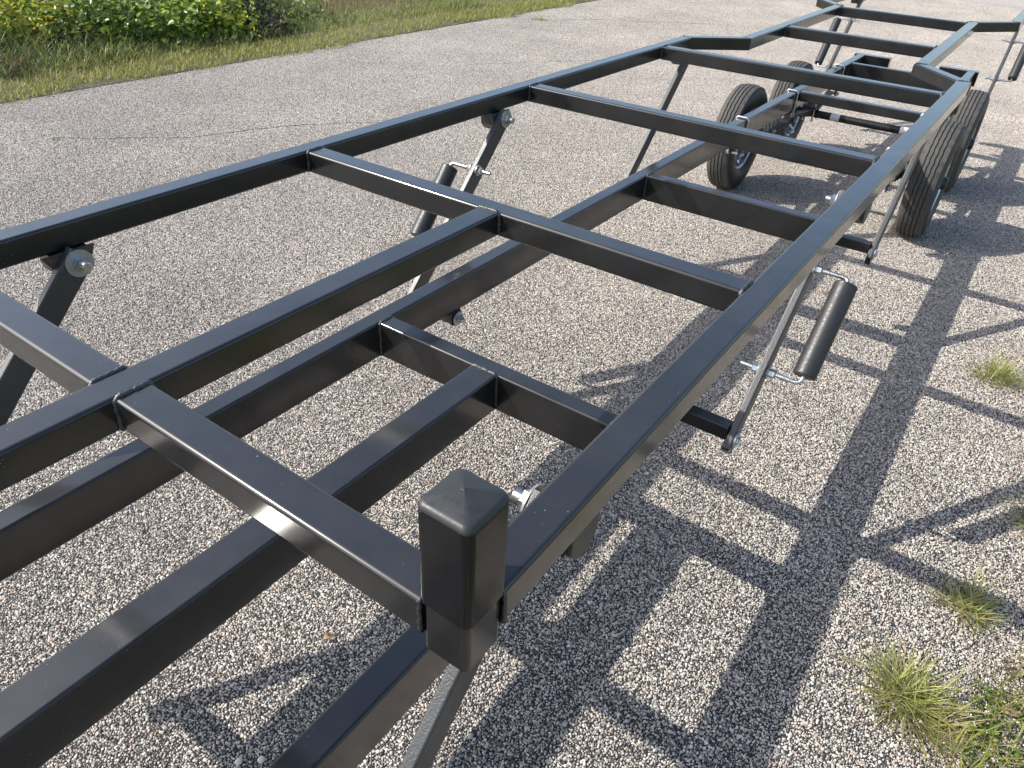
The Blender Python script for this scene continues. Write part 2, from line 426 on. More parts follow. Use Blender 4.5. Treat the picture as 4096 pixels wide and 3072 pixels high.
post(-.0565, -.0018); post(mx(-.0018), mx(-.0565))
weld([(-.0585, .0015, Z-.048), (-.0585, .0015, Z-.004), (-.0575, .004, Z+.000)], T, .0024)
weld([(.0012, .0575, Z-.046), (.0012, .0575, Z-.004), (-.004, .0575, Z+.000)], T, .0024)
# upper centre rail and cross bars
tube('rail', (XC, -.75, Z-h2), (XC, .8135, Z-h2), .0525, u2, M_PAINT, T)
def bar(name, x0, x1, y0, w, ztop, h, wl=True, wr=True, m=M_PAINT, r=.006):
    o = tube(name, (x0+.0004, y0+w/2, ztop-h/2), (x1-.0004, y0+w/2, ztop-h/2), w, h, m, T, r)
    for x, ok, sg in ((x0, wl, 1), (x1, wr, -1)):
        if not ok: continue
        e = .0012*sg
        weld([(x+e, y0-.0006, ztop-h+.002), (x+e, y0-.0006, ztop-.006), (x+e, y0+.005, ztop+.0004), (x+e, y0+w-.005, ztop+.0004), (x+e, y0+w+.0006, ztop-.006), (x+e, y0+w+.0006, ztop-h+.002)], T, .0040)
    return o
xi0, xi1 = mx(-.0512), -.0512; cL, cR = XC-.02625, XC+.02625
bar('crossbar', cR, -.0565, 0.0, u2, Z-.0012, u2, wr=False); bar('crossbar', mx(-.0565), cL, 0.0, u2, Z-.0012, u2, wl=False)
bar('crossbar', xi0, xi1, .815, u2, Z-.0012, u2)
weld([(cL-.0006, .8145, Z-.046), (cL, .8145, Z-.006), (cL+.006, .8145, Z+.0003), (cR-.006, .8145, Z+.0003), (cR, .8145, Z-.006), (cR+.0006, .8145, Z-.046)], T)
bar('crossbar', xi0, xi1, 1.7493, u2, Z-.0012, u2); bar('crossbar', xi0, xi1, 2.728, u2, Z-.0012, u2)
bar('crossbar', -.935, -.2475, 3.743, u2, Z-.0012, u2); bar('crossbar', -.9485, -.2605, 4.775, u2, Z-.0012, u2)
# lower chassis, two by four inch tube
ZL = Z-.392; hl = .1016
xl0, xl1, xr0, xr1 = -.975, -.9242, -.2528, -.202
tube('chassis_rail', ((xl0+xl1)/2, -1.6, ZL-hl/2), ((xl0+xl1)/2, 5.765, ZL-hl/2), u2, hl, M_PAINT, T)
tube('chassis_rail', ((xr0+xr1)/2, -1.6, ZL-hl/2), ((xr0+xr1)/2, 5.765, ZL-hl/2), u2, hl, M_PAINT, T)
tube('tongue_beam', (XC, -2.3, ZL-hl/2), (XC, .8150, ZL-hl/2), .0735, hl, M_PAINT, T)
bar('chassis_crossbar', xl1, xr0, .8164, .0478, ZL-.0012, hl)
weld([(XC-.0368, .8156, ZL-.09), (XC-.0366, .8156, ZL-.006), (XC-.03, .8156, ZL+.0004), (XC+.03, .8156, ZL+.0004), (XC+.0366, .8156, ZL-.006), (XC+.0368, .8156, ZL-.09)], T)
bar('chassis_crossbar', xl1, xr0, 2.318, u2, ZL-.0012, hl)
bar('chassis_crossbar', xl1, xr0, 4.25, u2, ZL-.0012, u2)
bar('chassis_crossbar', xl1, xr0, 5.385, u2, ZL-.0012, hl)
tube('end_plate', (-.995, 5.80, ZL-.045), (-.75, 5.80, ZL-.045), .062, .09, M_PAINT, T, .003)
tube('end_plate', (-.427, 5.80, ZL-.045), (-.182, 5.80, ZL-.045), .062, .09, M_PAINT, T, .003)

# bolts -------------------------------------------------------------
def nut_bolt(x, sg, y, z, parent, rw=.022, rn=.0125, rb=.008, stub=.016):
    """washer, nut and bolt end that stick out of a face at x along sg*X"""
    part('washer', cyl_geo((x, y, z), (x+sg*.0032, y, z), rw, 28), M_WASH, parent)
    part('nut', hex_geo((x+sg*.0034, y, z), (x+sg*.0145, y, z), rn), M_ZINC, parent)
    part('bolt', cyl_geo((x+sg*.014, y, z), (x+sg*(.0145+stub), y, z), rb, 16, prof=thread_prof(stub, rb)), M_ZINC, parent)
# swing arms, their brackets and outriggers -------------------------
ADY, ADZ = .455, -.464
ux = Vector((0, -ADY, ADZ)).normalized()
def swing_arm(side, yu, roller):
    f = (lambda x: x) if side > 0 else mx
    sg = 1 if side > 0 else -1
    zu = Z-.069
    xa, xb = f(-.0800), f(-.061)                          # inner and outer face
    xm = (xa+xb)/2
    pu = Vector((xm, yu, zu)); pl = Vector((xm, yu-ADY, zu+ADZ))
    arm = tube('swing_arm', pu-ux*.018, pl+ux*.030, .019, .0508, M_ARM, T, .004, up=(0, -ux.z, ux.y))
    part('end_plug', tube_geo(pl+ux*.0302, pl+ux*.036, .0186, .0504, .004, up=(0, -ux.z, ux.y)), M_CAP, arm)
    nut_bolt(xa-sg*.0001, -sg, yu, zu, arm, .026, .0145, .0095, .014)
    part('washer', cyl_geo((xb, pl.y, pl.z), (xb+sg*.004, pl.y, pl.z), .022, 28), M_WASH, arm)
    part('bolt_head', hex_geo((xb+sg*.004, pl.y, pl.z), (xb+sg*.009, pl.y, pl.z), .010), M_ZINC, arm)
    # bracket under the rail, with its round bolt plate on the outer side
    zb = Z-.0515
    part('pivot_bracket', plate_geo([(yu-.052, zb), (yu+.045, zb), (yu+.030, zb-.030), (yu+.012, zb-.048), (yu-.016, zb-.048), (yu-.034, zb-.032)], *sorted((f(-.0605), f(-.0535)))), M_ARM if roller else M_RUST, T)
    part('pivot_bracket', plate_geo([(yu-.036, zb), (yu+.034, zb), (yu+.034, zb-.032), (yu+.016, zb-.053), (yu-.018, zb-.053), (yu-.036, zb-.034)], *sorted((f(-.0535), f(-.012)))), M_PAINT, T)
    pts = [(yu-.031, zb)] + [(yu+.031*math.cos(a), zb-.022+.034*math.sin(a)) for a in np.linspace(PI, 2*PI, 13)] + [(yu+.031, zb)]
    part('pivot_plate', plate_geo(pts, *sorted((f(-.0118), f(-.0055)))), M_ARM, T)
    # outrigger below the chassis rail
    og = tube('outrigger', (f(-.258), pl.y, Z-.5145), (f(-.0808), pl.y, Z-.5145), .038, .038, M_PAINT, T, .004)
    nut_bolt(f(-.2585), -sg, pl.y, Z-.5145, og, .021, .012, .008, .010)
    part('bracket', plate_geo([(pl.y-.035, Z-.4945), (pl.y+.020, Z-.4945), (pl.y+.02, Z-.533), (pl.y-.020, Z-.533)], *sorted((f(-.2525), f(-.2465)))), M_RUST, og)
    if roller:
        A = Vector((f(.022), yu-.150, Z-.207)); B = Vector((f(.020), yu-.311, Z-.389))
        if yu > 5 and side < 0: B = A+(B-A)*1.45
        d = (B-A).normalized()
        rl = part('guide_roller', roller_geo(A, B), M_ROLL, T)
        for P, q in ((A, -1), (B, 1)):
            e = P+d*q*(.015 if q < 0 else .020); c = e-Vector((sg*.016, 0, 0)); k = P+d*q*.004
            bend = []
            for i in range(7):
                t = i/6; bend.append(c.lerp(e, t)*(1-t)+e.lerp(k, t)*t)
            path = [Vector((f(-.128), e.y, e.z)), Vector((f(-.03), e.y, e.z))]+bend+[P-d*q*.03]
            part('roller_bolt', rod_geo(path, .0056, 12), M_ZINC, rl)
            part('bolt_thread', cyl_geo((f(-.127), e.y, e.z), (f(-.004), e.y, e.z), .0062, 14, prof=thread_prof(.124, .0062)), M_ZINC, rl)
            for x0, x1, m in ((-.0608, -.0575, M_WASH), (-.0838, -.0804, M_WASH)):
                part('washer', cyl_geo((f(x0), e.y, e.z), (f(x1), e.y, e.z), .0165, 22), m, rl)
            part('nut', hex_geo((f(-.0572), e.y, e.z), (f(-.0425), e.y, e.z), .0108), M_ZINC, rl)
            part('nut', hex_geo((f(-.084), e.y, e.z), (f(-.097), e.y, e.z), .0108, .7), M_ZINC, rl)
def roller_geo(A, B, R=.0275, ri=.009):
    d = (B-A).normalized(); u = d.orthogonal().normalized(); s = d.cross(u); V = []; Nn = []; F = []; n = 36
    L = (B-A).length
    rows = [(.012, ri, (0, -1)), (0, ri, (-1, 0)), (0, R-.003, (-1, 0)), (.0008, R-.0008, (-.7, .7)), (.003, R, (0, 1)), (L-.003, R, (0, 1)), (L-.0008, R-.0008, (.7, .7)), (L, R-.003, (1, 0)), (L, ri, (1, 0)), (L-.012, ri, (0, -1))]
    for t, r, (na, nr) in rows:
        for i in range(n):
            a = 2*PI*i/n; o = u*math.cos(a)+s*math.sin(a); V.append(A+d*t+o*r); Nn.append((o*nr+d*na).normalized())
    for k in range(len(rows)-1):
        for i in range(n): j = (i+1) % n; F.append((k*n+i, k*n+j, (k+1)*n+j, (k+1)*n+i))
    return V, F, Nn
for yu, ro in ((.233, False), (1.583, True), (2.970, False), (6.02, True)):
    for side in (1, -1): swing_arm(side, yu, ro)

# wheels, axles and springs ------------------------------------------
WR = .286
def tyre_mesh():
    half = .0685; prof = []
    # (x, r, zigzag amplitude): sidewall bead -> shoulder -> tread with four grooves -> sidewall
    side = [(.046, .158), (.056, .167), (.0665, .192), (.0695, .218), (.0675, .246), (.0615, .266), (.0560, .2755)]
    grooves = [-.030, -.0105, .0105, .030]
    tread = []
    for gx in grooves:
        tread += [(gx-.0032, 0), (gx-.0022, -.0065), (gx+.0022, -.0065), (gx+.0032, 0)]
    crown = lambda x: WR-.0075*(x/.055)**2
    tr = [(-.0535, 0)]+tread+[(.0535, 0)]
    prof = [(-x, r, 0) for x, r in side]+[(x, crown(x)+dz, 1 if abs(x) < .05 else 0) for x, dz in tr]+[(x, r, 0) for x, r in side[::-1]]
    n = 144; V = []; F = []; K = len(prof); mi = []
    for i in range(n):
        a = 2*PI*i/n; zz = .0011*(1 if (i//2) % 2 else -1)
        for k, (x, r, q) in enumerate(prof):
            rr = r
            if k in (6, 7, K-8, K-7) and i % 3 == 0: rr -= .0022
            V.append((x+zz*q, rr*math.cos(a), rr*math.sin(a)))
    for i in range(n):
        j = (i+1) % n
        for k in range(K-1):
            F.append((i*K+k, i*K+k+1, j*K+k+1, j*K+k)); mi.append(1 if (k < 5 or k > K-7) else 0)
    me = bpy.data.meshes.new('tyre'); me.from_pydata(V, [], F); me.materials.append(M_TYRE); me.materials.append(M_WALL)
    me.polygons.foreach_set('material_index', mi); me.polygons.foreach_set('use_smooth', [True]*len(F)); me.update()
    if hasattr(me, 'set_sharp_from_angle'): me.set_sharp_from_angle(angle=math.radians(38))
    return me
def rim_mesh():
    # lathe: inner flange, barrel, outer flange, dish; +x is the outside
    prof = [(-.050, .168), (-.052, .160), (-.046, .152), (-.030, .146), (-.005, .128), (.020, .128), (.032, .146), (.046, .152), (.0545, .160), (.052, .168)]
    dish = [(.047, .150), (.043, .135), (.034, .118), (.040, .100), (.042, .078), (.032, .066), (.032, .030)]
    n = 60; V = []; F = []
    def lathe(P):
        k0 = len(V)
        for i in range(n):
            a = 2*PI*i/n
            for x, r in P: V.append((x, r*math.cos(a), r*math.sin(a)))
        K = len(P)
        for i in range(n):
            j = (i+1) % n
            for k in range(K-1): F.append((k0+i*K+k, k0+i*K+k+1, k0+j*K+k+1, k0+j*K+k))
    lathe(prof); lathe(dish)
    me = bpy.data.meshes.new('rim'); me.from_pydata(V, [], F); me.materials.append(M_GALV)
    me.polygons.foreach_set('use_smooth', [True]*len(F)); me.update()
    if hasattr(me, 'set_sharp_from_angle'): me.set_sharp_from_angle(angle=math.radians(50))
    return me
TY, RM = tyre_mesh(), rim_mesh()
hubV = cyl_geo((-.03, 0, 0), (.082, 0, 0), .033, 28, prof=[(0, .05), (.45, .05), (.5, .04), (.8, .032), (.93, .031), (1, .022)])
HUB = bpy.data.meshes.new('hub_cap'); HUB.from_pydata([tuple(v) for v in hubV[0]], [], hubV[1]); HUB.materials.append(M_HUB)
HUB.polygons.foreach_set('use_smooth', [True]*len(hubV[1])); HUB.update(); HUB.normals_split_custom_set_from_vertices([tuple(v) for v in hubV[2]])
lugg = MB()
for i in range(5):
    a = 2*PI*i/5+.3; p = (.036, .057*math.cos(a), .057*math.sin(a)); lugg.add(*hex_geo(p, (.058, p[1], p[2]), .011))
LUG = bpy.data.meshes.new('lug_nut'); 
def wheel(x, y, sg, rot):
    w = empty('wheel', (0, 0, 0), T); w.matrix_parent_inverse = Matrix.Identity(4)
    w.location = (x-T0.x, y-T0.y, WR-.002-T0.z); w.rotation_euler = (rot, 0, 0 if sg > 0 else PI)
    for nm, me in (('tyre', TY), ('rim', RM), ('hub_cap', HUB)):
        o = bpy.data.objects.new(nm, me); COL.objects.link(o); o.parent = w
    k = 0
    for i in range(5):
        a = 2*PI*i/5+.3; p = (.034, .057*math.cos(a), .057*math.sin(a))
        g = hex_geo(p, (.056, p[1], p[2]), .011); o = mesh('lug_nut', g[0], g[1], M_ZINC, None, g[2]); o.parent = w
YW = (3.872, 4.762); XW = -.080
for i, y in enumerate(YW):
    wheel(XW, y, 1, .4+i); wheel(mx(XW), y, -1, 1.1+i*.7)
def axle(y, lab):
    a = part('axle', cyl_geo((mx(XW)+.03, y, .284), (XW-.03, y, .284), .0225, 24), M_AXLE, T)
    for x in (mx(XW)+.05, XW-.05):
        part('brake_hub', cyl_geo((x-.022, y, .284), (x+.022, y, .284), .034, 28, prof=[(0, .026), (.1, .034), (.9, .034), (1, .026)]), M_HUB, a)
    for x0, x1 in lab: part('label', cyl_geo((x0, y, .284), (x1, y, .284), .0230, 24, cap=False), M_LABEL, a)
axle(YW[0], []); axle(YW[1], [(-.820, -.765), (-.405, -.36)])
for xs in ((xl0+xl1)/2, (xr0+xr1)/2):
    out = -1 if xs < XC else 1
    for y in YW:
        sp = empty('leaf_spring', (0, 0, 0), T)
        for q in range(4):
            hl_ = .40-.085*q; K = 14; V = []; F = []
            for i in range(K+1):
                t = -1+2*i/K; yy = y+t*hl_; zz = .316-.010*q-.0-.0+.030*(t*hl_/.40)**2-.0
                for dx, dz in ((-.0222, 0), (.0222, 0), (.0222, .0072), (-.0222, .0072)): V.append((xs+dx, yy, zz+dz))
            for i in range(K):
                for j in range(4): F.append((4*i+j, 4*i+(j+1) % 4, 4*i+4+(j+1) % 4, 4*i+4+j))
            F += [(0, 1, 2, 3), (4*K+3, 4*K+2, 4*K+1, 4*K)]
            me = mesh('leaf', V, F, M_SPRING, None); me.parent = sp; me.matrix_parent_inverse = Matrix.Identity(4)
        for dy in (-.05, .05):
            for dx in (-.03, .03):
                o = part('spring_bolt', cyl_geo((xs+dx, y+dy, .245), (xs+dx, y+dy, .345), .0058, 12), M_ZINC, None); o.parent = sp
                o = part('nut', hex_geo((xs+dx, y+dy, .343), (xs+dx, y+dy, .354), .0105), M_ZINC, None); o.parent = sp
        o = part('spring_plate', plate_geo([(y-.07, .322), (y+.07, .322), (y+.07, .331), (y-.07, .331)], xs-.042, xs+.042), M_SPRING, None); o.parent = sp
    for k, y in enumerate((3.425, 4.30, 5.20)):
        hg = part('spring_hanger', plate_geo([(y-.045, .3855), (y+.045, .3855), (y+.02, .318), (y-.02, .318)], xs-.0265, xs-.0215), M_SPRING, T)
        part('plate', plate_geo([(y-.045, .3855), (y+.045, .3855), (y+.02, .318), (y-.02, .318)], xs+.0215, xs+.0265), M_SPRING, hg)
        part('bolt', cyl_geo((xs-.045, y, .333), (xs+.045, y, .333), .0075, 14), M_ZINC, hg)
        for sgn in (-1, 1): part('nut', hex_geo((xs+sgn*.028, y, .333), (xs+sgn*.040, y, .333), .0125), M_ZINC, hg)
        if k == 1:
            part('equaliser', plate_geo([(y-.075, .318), (y, .345), (y+.075, .318), (y+.07, .300), (y, .318), (y-.07, .300)], xs-.014, xs+.014), M_SPRING, hg)
    for y in (3.425, 4.218, 5.20):
        w = h2+.0062; zt = ZL+.0062
        path = [(xs-w, y, ZL-hl-.035), (xs-w, y, zt-.014)]
        path += [(xs-w+.014-.014*math.cos(t), y, zt-.014+.014*math.sin(t)) for t in np.linspace(.2, PI/2, 6)]
        path += [(xs+w-.014+.014*math.sin(t), y, zt-.014+.014*math.cos(t)) for t in np.linspace(0, PI/2, 7)]
        path += [(xs+w, y, ZL-hl-.035)]
        ub = part('u_bolt', rod_geo(path, .0055, 12), M_ZINC, T)
        for sgn in (-1, 1):
            part('nut', hex_geo((xs+sgn*w, y, ZL-hl-.026), (xs+sgn*w, y, ZL-hl-.014), .0105), M_ZINC, ub)
# short L bolt seen at the equaliser of the left spring
part('shackle_bolt', rod_geo([(-.90, 4.16, .335), (-.87, 4.12, .330), (-.855, 4.08, .325), (-.86, 4.03, .322)], .006, 10), M_ZINC, T)

# ------------------------------------------------------------------ plants
def blades(base, az_, ln, lean, w, droop, col, seg=4):
    """numpy arrays -> (V,F,C): curved grass blades"""
    k = len(ln); t = np.linspace(0, 1, seg+1)[None]
    ang = lean[:, None]+droop[:, None]*t                                    # angle from vertical along the blade
    st = ln[:, None]/seg
    hx = np.concatenate([np.zeros((k, 1)), np.cumsum(np.sin(ang[:, :-1])*st, 1)], 1); hz = np.concatenate([np.zeros((k, 1)), np.cumsum(np.cos(ang[:, :-1])*st, 1)], 1)
    dx, dy = np.cos(az_)[:, None], np.sin(az_)[:, None]
    tw = az_+PI/2+RNG.uniform(-.7, .7, k); wx, wy = np.cos(tw)[:, None], np.sin(tw)[:, None]
    ww = w[:, None]*(1-t**1.6)*.5+.00015
    C = np.stack([base[:, :1]+dx*hx, base[:, 1:2]+dy*hx, np.maximum(base[:, 2:3]+hz, base[:, 2:3]+.001)], -1)
    O = np.stack([wx*ww, wy*ww, np.zeros_like(ww)], -1)
    V = np.stack([C-O, C+O], 2).reshape(-1, 3)
    i = np.arange(seg)[None]*2+(np.arange(k)*(2*(seg+1)))[:, None]
    F = np.stack([i, i+1, i+3, i+2], -1).reshape(-1, 4)
    tt = np.repeat(t, 2, 1)[..., None]
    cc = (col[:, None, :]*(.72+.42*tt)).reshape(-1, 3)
    return V, F, cc
def plant_mesh(name, parts_, m, parent=None, kind=None):
    V = []; F = []; C = []; o = 0
    for v, f, c in parts_: V.append(v); F.append(f+o); C.append(c); o += len(v)
    V = np.concatenate(V); F = np.concatenate(F); C = np.concatenate(C)
    me = bpy.data.meshes.new(name); me.vertices.add(len(V)); me.vertices.foreach_set('co', V.astype(np.float32).ravel())
    q = F.shape[1]; me.loops.add(F.size); me.loops.foreach_set('vertex_index', F.astype(np.int32).ravel())
    me.polygons.add(len(F)); me.polygons.foreach_set('loop_start', (np.arange(len(F))*q).astype(np.int32))
    a = me.color_attributes.new('Col', 'FLOAT_COLOR', 'POINT')
    a.data.foreach_set('color', np.concatenate([C, np.ones((len(C), 1))], 1).astype(np.float32).ravel())
    me.update(calc_edges=True); me.materials.append(m)
    ob = bpy.data.objects.new(name, me); COL.objects.link(ob)
    if parent is not None: ob.parent = parent
    if kind: ob['kind'] = kind
    return ob
PAL_Y = 1.35*np.array([(.24, .24, .055), (.17, .20, .045), (.32, .28, .095), (.40, .33, .15), (.12, .16, .035)])
PAL_V = 1.25*np.array([(.32, .33, .065), (.25, .28, .055), (.38, .36, .10), (.43, .36, .14), (.18, .22, .045)])
PAL_G = 1.6*np.array([(.075, .12, .028), (.11, .16, .038), (.15, .19, .05), (.06, .09, .025), (.22, .21, .08)])
PAL_S = 1.3*np.array([(.30, .24, .12), (.36, .29, .16), (.22, .19, .08), (.26, .20, .12), (.16, .17, .06)])
def pick(pal, k, p=None): return pal[RNG.choice(len(pal), k, p=p)]*RNG.uniform(.78, 1.2, (k, 1))
def U(a, b, k): return RNG.uniform(a, b, k)
def gz(x): return np.where(x < -5.45, np.minimum(.25, (-5.45-x)*.07)-.004, .0)
def field(n, xf, y0, y1, ln, w, lean, droop, pal, p=None, seg=3, zf=gz):
    y = U(y0, y1, n); x = xf(y, n); b = np.stack([x, y, zf(x)], 1)
    return blades(b, U(0, 2*PI, n), U(ln[0], ln[1], n), np.abs(RNG.normal(0, lean, n)), U(w[0], w[1], n), U(droop[0], droop[1], n), pick(pal, n, p), seg)
edge = lambda y: -5.56+.05*np.sin(y*1.7)+.04*np.sin(y*4.3)+.03*np.sin(y*9.1)
# mown strip along the far edge of the road
a = field(26000, lambda y, n: edge(y)-U(-.06, .42, n)-np.abs(RNG.normal(0, .06, n)), .0, 13.5, (.03, .07), (.0035, .007), .85, (.3, 1.2), PAL_V)
b = field(3500, lambda y, n: edge(y)-U(-.07, .5, n), .0, 13.5, (.04, .10), (.003, .006), .6, (.2, 1.2), PAL_S)
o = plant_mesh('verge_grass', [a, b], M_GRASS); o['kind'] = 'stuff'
tag(o, 'short yellow-green mown grass along the far road edge', 'grass')
# tall weeds and grass behind it
def xt(lo, hi): return lambda y, n: U(lo, hi, n)
P_ = [field(3600, xt(-6.55, -6.0), .0, 3.2, (.06, .24), (.003, .008), .7, (.6, 2.0), PAL_G, seg=5),
      field(1500, xt(-6.55, -6.0), .0, 3.4, (.06, .22), (.003, .006), .7, (.6, 2.0), PAL_Y, seg=5),
      field(4200, xt(-6.35, -6.0), 3.0, 8, (.04, .14), (.003, .007), .7, (.5, 1.8), PAL_G, seg=4),
      field(1600, xt(-6.35, -6.0), 3.0, 8, (.04, .13), (.003, .006), .7, (.5, 1.8), PAL_V, seg=4),
      field(5000, xt(-9.5, -7.2), .0, 8, (.25, .55), (.004, .010), .4, (.5, 1.7), PAL_G, seg=4),
      field(2500, xt(-7.2, -6.3), .0, 2.8, (.15, .40), (.003, .008), .5, (.6, 2.0), PAL_G, seg=5),
      field(700, xt(-7.5, -6.2), .3, 5, (.15, .40), (.002, .005), .5, (.4, 1.7), PAL_S, seg=5),
      field(3500, xt(-6.6, -6.0), 5.6, 14, (.05, .16), (.003, .007), .6, (.4, 1.4), PAL_V, seg=4),
      field(18000, xt(-9.5, -6.45), 5.3, 14, (.18, .50), (.002, .006), .35, (.2, 1.2), PAL_S, seg=4),
      field(3000, xt(-9.5, -6.45), 5.3, 14, (.12, .35), (.003, .006), .4, (.3, 1.3), PAL_Y, seg=4)]
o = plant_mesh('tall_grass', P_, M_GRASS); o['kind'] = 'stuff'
tag(o, 'tall wild green and straw coloured grass behind the mown strip', 'grass')
# leafy shrubs
def leaves(cen, size, nrm, col):
    k = len(cen); nrm = nrm/np.linalg.norm(nrm, axis=1, keepdims=True)
    r = RNG.normal(size=(k, 3)); a = np.cross(nrm, r); a /= np.linalg.norm(a, axis=1, keepdims=True); b = np.cross(nrm, a)
    s = size[:, None]
    shape = ((0, -.55, 0), (.34, -.25, .06), (.36, .1, .05), (0, .62, -.12), (-.36, .1, .05), (-.34, -.25, .06))
    V = np.stack([cen+a*s*x+b*s*y+nrm*s*z for x, y, z in shape], 1).reshape(-1, 3)
    base = (np.arange(k)*6)[:, None]
    F = np.concatenate([base+np.array([[0, 1, 2, 3]]), base+np.array([[0, 3, 4, 5]])], 0)
    return V, F, np.repeat(col, 6, 0)
LG = 1.5*np.array([(.10, .155, .028), (.13, .195, .035), (.07, .105, .024), (.19, .25, .045), (.05, .078, .02)])
LY = 1.5*np.array([(.30, .33, .035), (.22, .28, .035), (.40, .34, .05), (.14, .21, .03), (.10, .16, .03)])
LD = 1.3*np.array([(.045, .075, .02), (.065, .10, .025), (.09, .10, .035), (.12, .085, .04), (.035, .05, .016)])
def shrub(x, y, rx, ry, h, n, pal, size, label, p=None):
    z0 = float(gz(np.array([x]))[0]); e = empty('shrub', (x, y, z0)); tag(e, label, 'shrub', 'leafy shrubs in the roadside thicket')
    # leaf clumps on branch tips
    tips = []
    for i in range(46):
        a = random.uniform(0, 2*PI); rr = math.sqrt(random.random()); hh = h*(1-.75*rr*rr)*random.uniform(.25, 1.0)
        tips.append((rx*rr*math.cos(a), ry*rr*math.sin(a), max(.05, hh)))
    tips = np.array(tips); k = RNG.integers(0, len(tips), n)
    cen = tips[k]+RNG.normal(0, 1, (n, 3))*np.array([.09, .09, .075]); cen[:, 2] = np.maximum(cen[:, 2], .02)
    tone = RNG.uniform(.75, 1.25, len(tips))[k][:, None]
    nr = np.stack([RNG.normal(0, .55, n)+.25, RNG.normal(0, .55, n)-.15, np.abs(RNG.normal(.8, .35, n))], 1)
    c = pick(pal, n, p)*tone
    f = plant_mesh('foliage', [leaves(cen, U(size*.6, size*1.25, n), nr, c)], M_LEAF, e, 'stuff')
    for q in range(7):
        t = tips[q*6]; pth = [Vector((0, 0, 0)).lerp(Vector(t), s)+Vector((random.uniform(-.03, .03), random.uniform(-.03, .03), .06*math.sin(s*PI))) for s in np.linspace(0, 1, 6)]
        V, F, Nn = rod_geo(pth, .006, 6, [.009, .008, .007, .006, .005, .003]); mesh('stem', V, F, M_STEM, e, Nn)
    return e
shrub(-6.85, 2.15, .40, .40, .40, 1000, LG, .040, 'low dark green leafy shrub at the left end of the thicket')
shrub(-7.00, 2.75, .50, .42, .50, 1900, LY, .044, 'yellow-green leafy shrub near the upper left corner', [.38, .22, .25, .1, .05])
shrub(-6.80, 3.28, .42, .38, .44, 1700, LG, .048, 'bright green broad-leaved shrub right of the yellow one', [.2, .25, .1, .4, .05])
shrub(-6.65, 3.82, .40, .38, .42, 1700, LG, .054, 'green shrub with large pale leaves in the middle of the thicket', [.2, .25, .1, .4, .05])
shrub(-6.50, 4.32, .33, .30, .36, 1200, LY, .052, 'shrub with lime yellow leaves low beside the mown grass', [.25, .35, .1, .2, .10])
shrub(-6.55, 4.78, .36, .34, .34, 1400, LD, .042, 'dark brownish shrub with bare twigs at the thicket edge')
shrub(-6.70, 5.40, .40, .35, .16, 700, LG, .036, 'low green weedy shrub at the right end of the thicket')
shrub(-7.7, 3.6, .7, .9, .58, 2200, LG, .056, 'tall green shrub at the back of the thicket, cut by the top edge')
def twigs(x, y, n, label):
    z0 = float(gz(np.array([x]))[0]); m = MB()
    for i in range(n):
        a = random.uniform(0, 2*PI); L_ = random.uniform(.15, .4); p = Vector((random.uniform(-.1, .1), random.uniform(-.15, .15), 0))
        q = p+Vector((math.cos(a)*L_*.6, math.sin(a)*L_*.6, L_*random.uniform(.3, .8)))
        m.add(*rod_geo([p, p.lerp(q, .5)+Vector((random.uniform(-.03, .03), random.uniform(-.03, .03), .03)), q], .003, 5, [.004, .003, .0015]))
    o = m.build('dead_twigs', M_TWIG, None); o.location = (x, y, z0); tag(o, label, 'twigs'); o['kind'] = 'stuff'
twigs(-6.15, 4.62, 26, 'grey brown dead twigs below the dark shrub'); twigs(-6.08, 2.25, 30, 'dry brown twigs lying at the left of the mown strip')

# grass tufts on the near shoulder
PAL_T = 1.25*np.array([(.30, .32, .08), (.24, .28, .065), (.40, .37, .14), (.48, .42, .21), (.17, .21, .05), (.36, .36, .10)])
def tuft(x, y, n, r, ln, label, stalks=10, pal=PAL_T, p=None, root=None):
    k = n; a = U(0, 2*PI, k); rr = r*np.sqrt(U(0, 1, k))*.45
    cl = RNG.normal(0, r*.33, (6, 2))[RNG.integers(0, 6, k)]
    b = np.stack([rr*.55*np.cos(a)+cl[:, 0], rr*.55*np.sin(a)+cl[:, 1], np.zeros(k)], 1); b[:, 2] = .001
    g1 = blades(b, a+RNG.normal(0, .5, k), U(ln*.35, ln, k), U(.35, 1.40, k), U(.0016, .0036, k), U(.0, .7, k), pick(pal, k, p), 5)
    s = stalks; a2 = U(0, 2*PI, s)
    g2 = blades(np.stack([r*.2*np.cos(a2), r*.2*np.sin(a2), np.full(s, .001)], 1), a2, U(ln*1.0, ln*1.9, s), U(.4, 1.3, s), U(.0012, .002, s), U(.0, .35, s), pick(PAL_S, s)*1.15, 5)
    d = max(20, n//4); a3 = U(0, 2*PI, d)
    g3 = blades(np.stack([r*.4*np.cos(a3), r*.4*np.sin(a3), np.full(d, .001)], 1), a3, U(ln*.3, ln*.8, d), U(1.1, 1.45, d), U(.002, .004, d), U(.05, .2, d), pick(PAL_S, d), 5)
    o = plant_mesh('grass_tuft', [g1, g2, g3], M_GRASS); o.location = (x, y, .003); tag(o, label, 'grass tuft', 'grass tufts on the near edge of the road'); return o
tuft(.46, 2.58, 210, .12, .13, 'small yellow-green grass tuft farthest up the right road edge')
tuft(.535, 1.33, 170, .08, .105, 'green grass tuft in the middle of the right edge beside the frame shadow', 18)
tuft(.485, .965, 330, .12, .135, 'largest green grass tuft near the lower right corner', 22)
tuft(.69, 1.80, 220, .12, .14, 'grass tuft cut by the right edge above the lower tufts', 14)
tuft(-.21, 2.86, 60, .03, .035, 'tiny grass sprout on the road before the right front wheel', 0, PAL_S)
tuft(-5.15, 7.95, 160, .16, .06, 'small flat grass patch in the road crack by the far edge', 0)
tuft(-4.55, 1.75, 24, .03, .03, 'tiny green sprout on the road at the far left', 0, PAL_G)
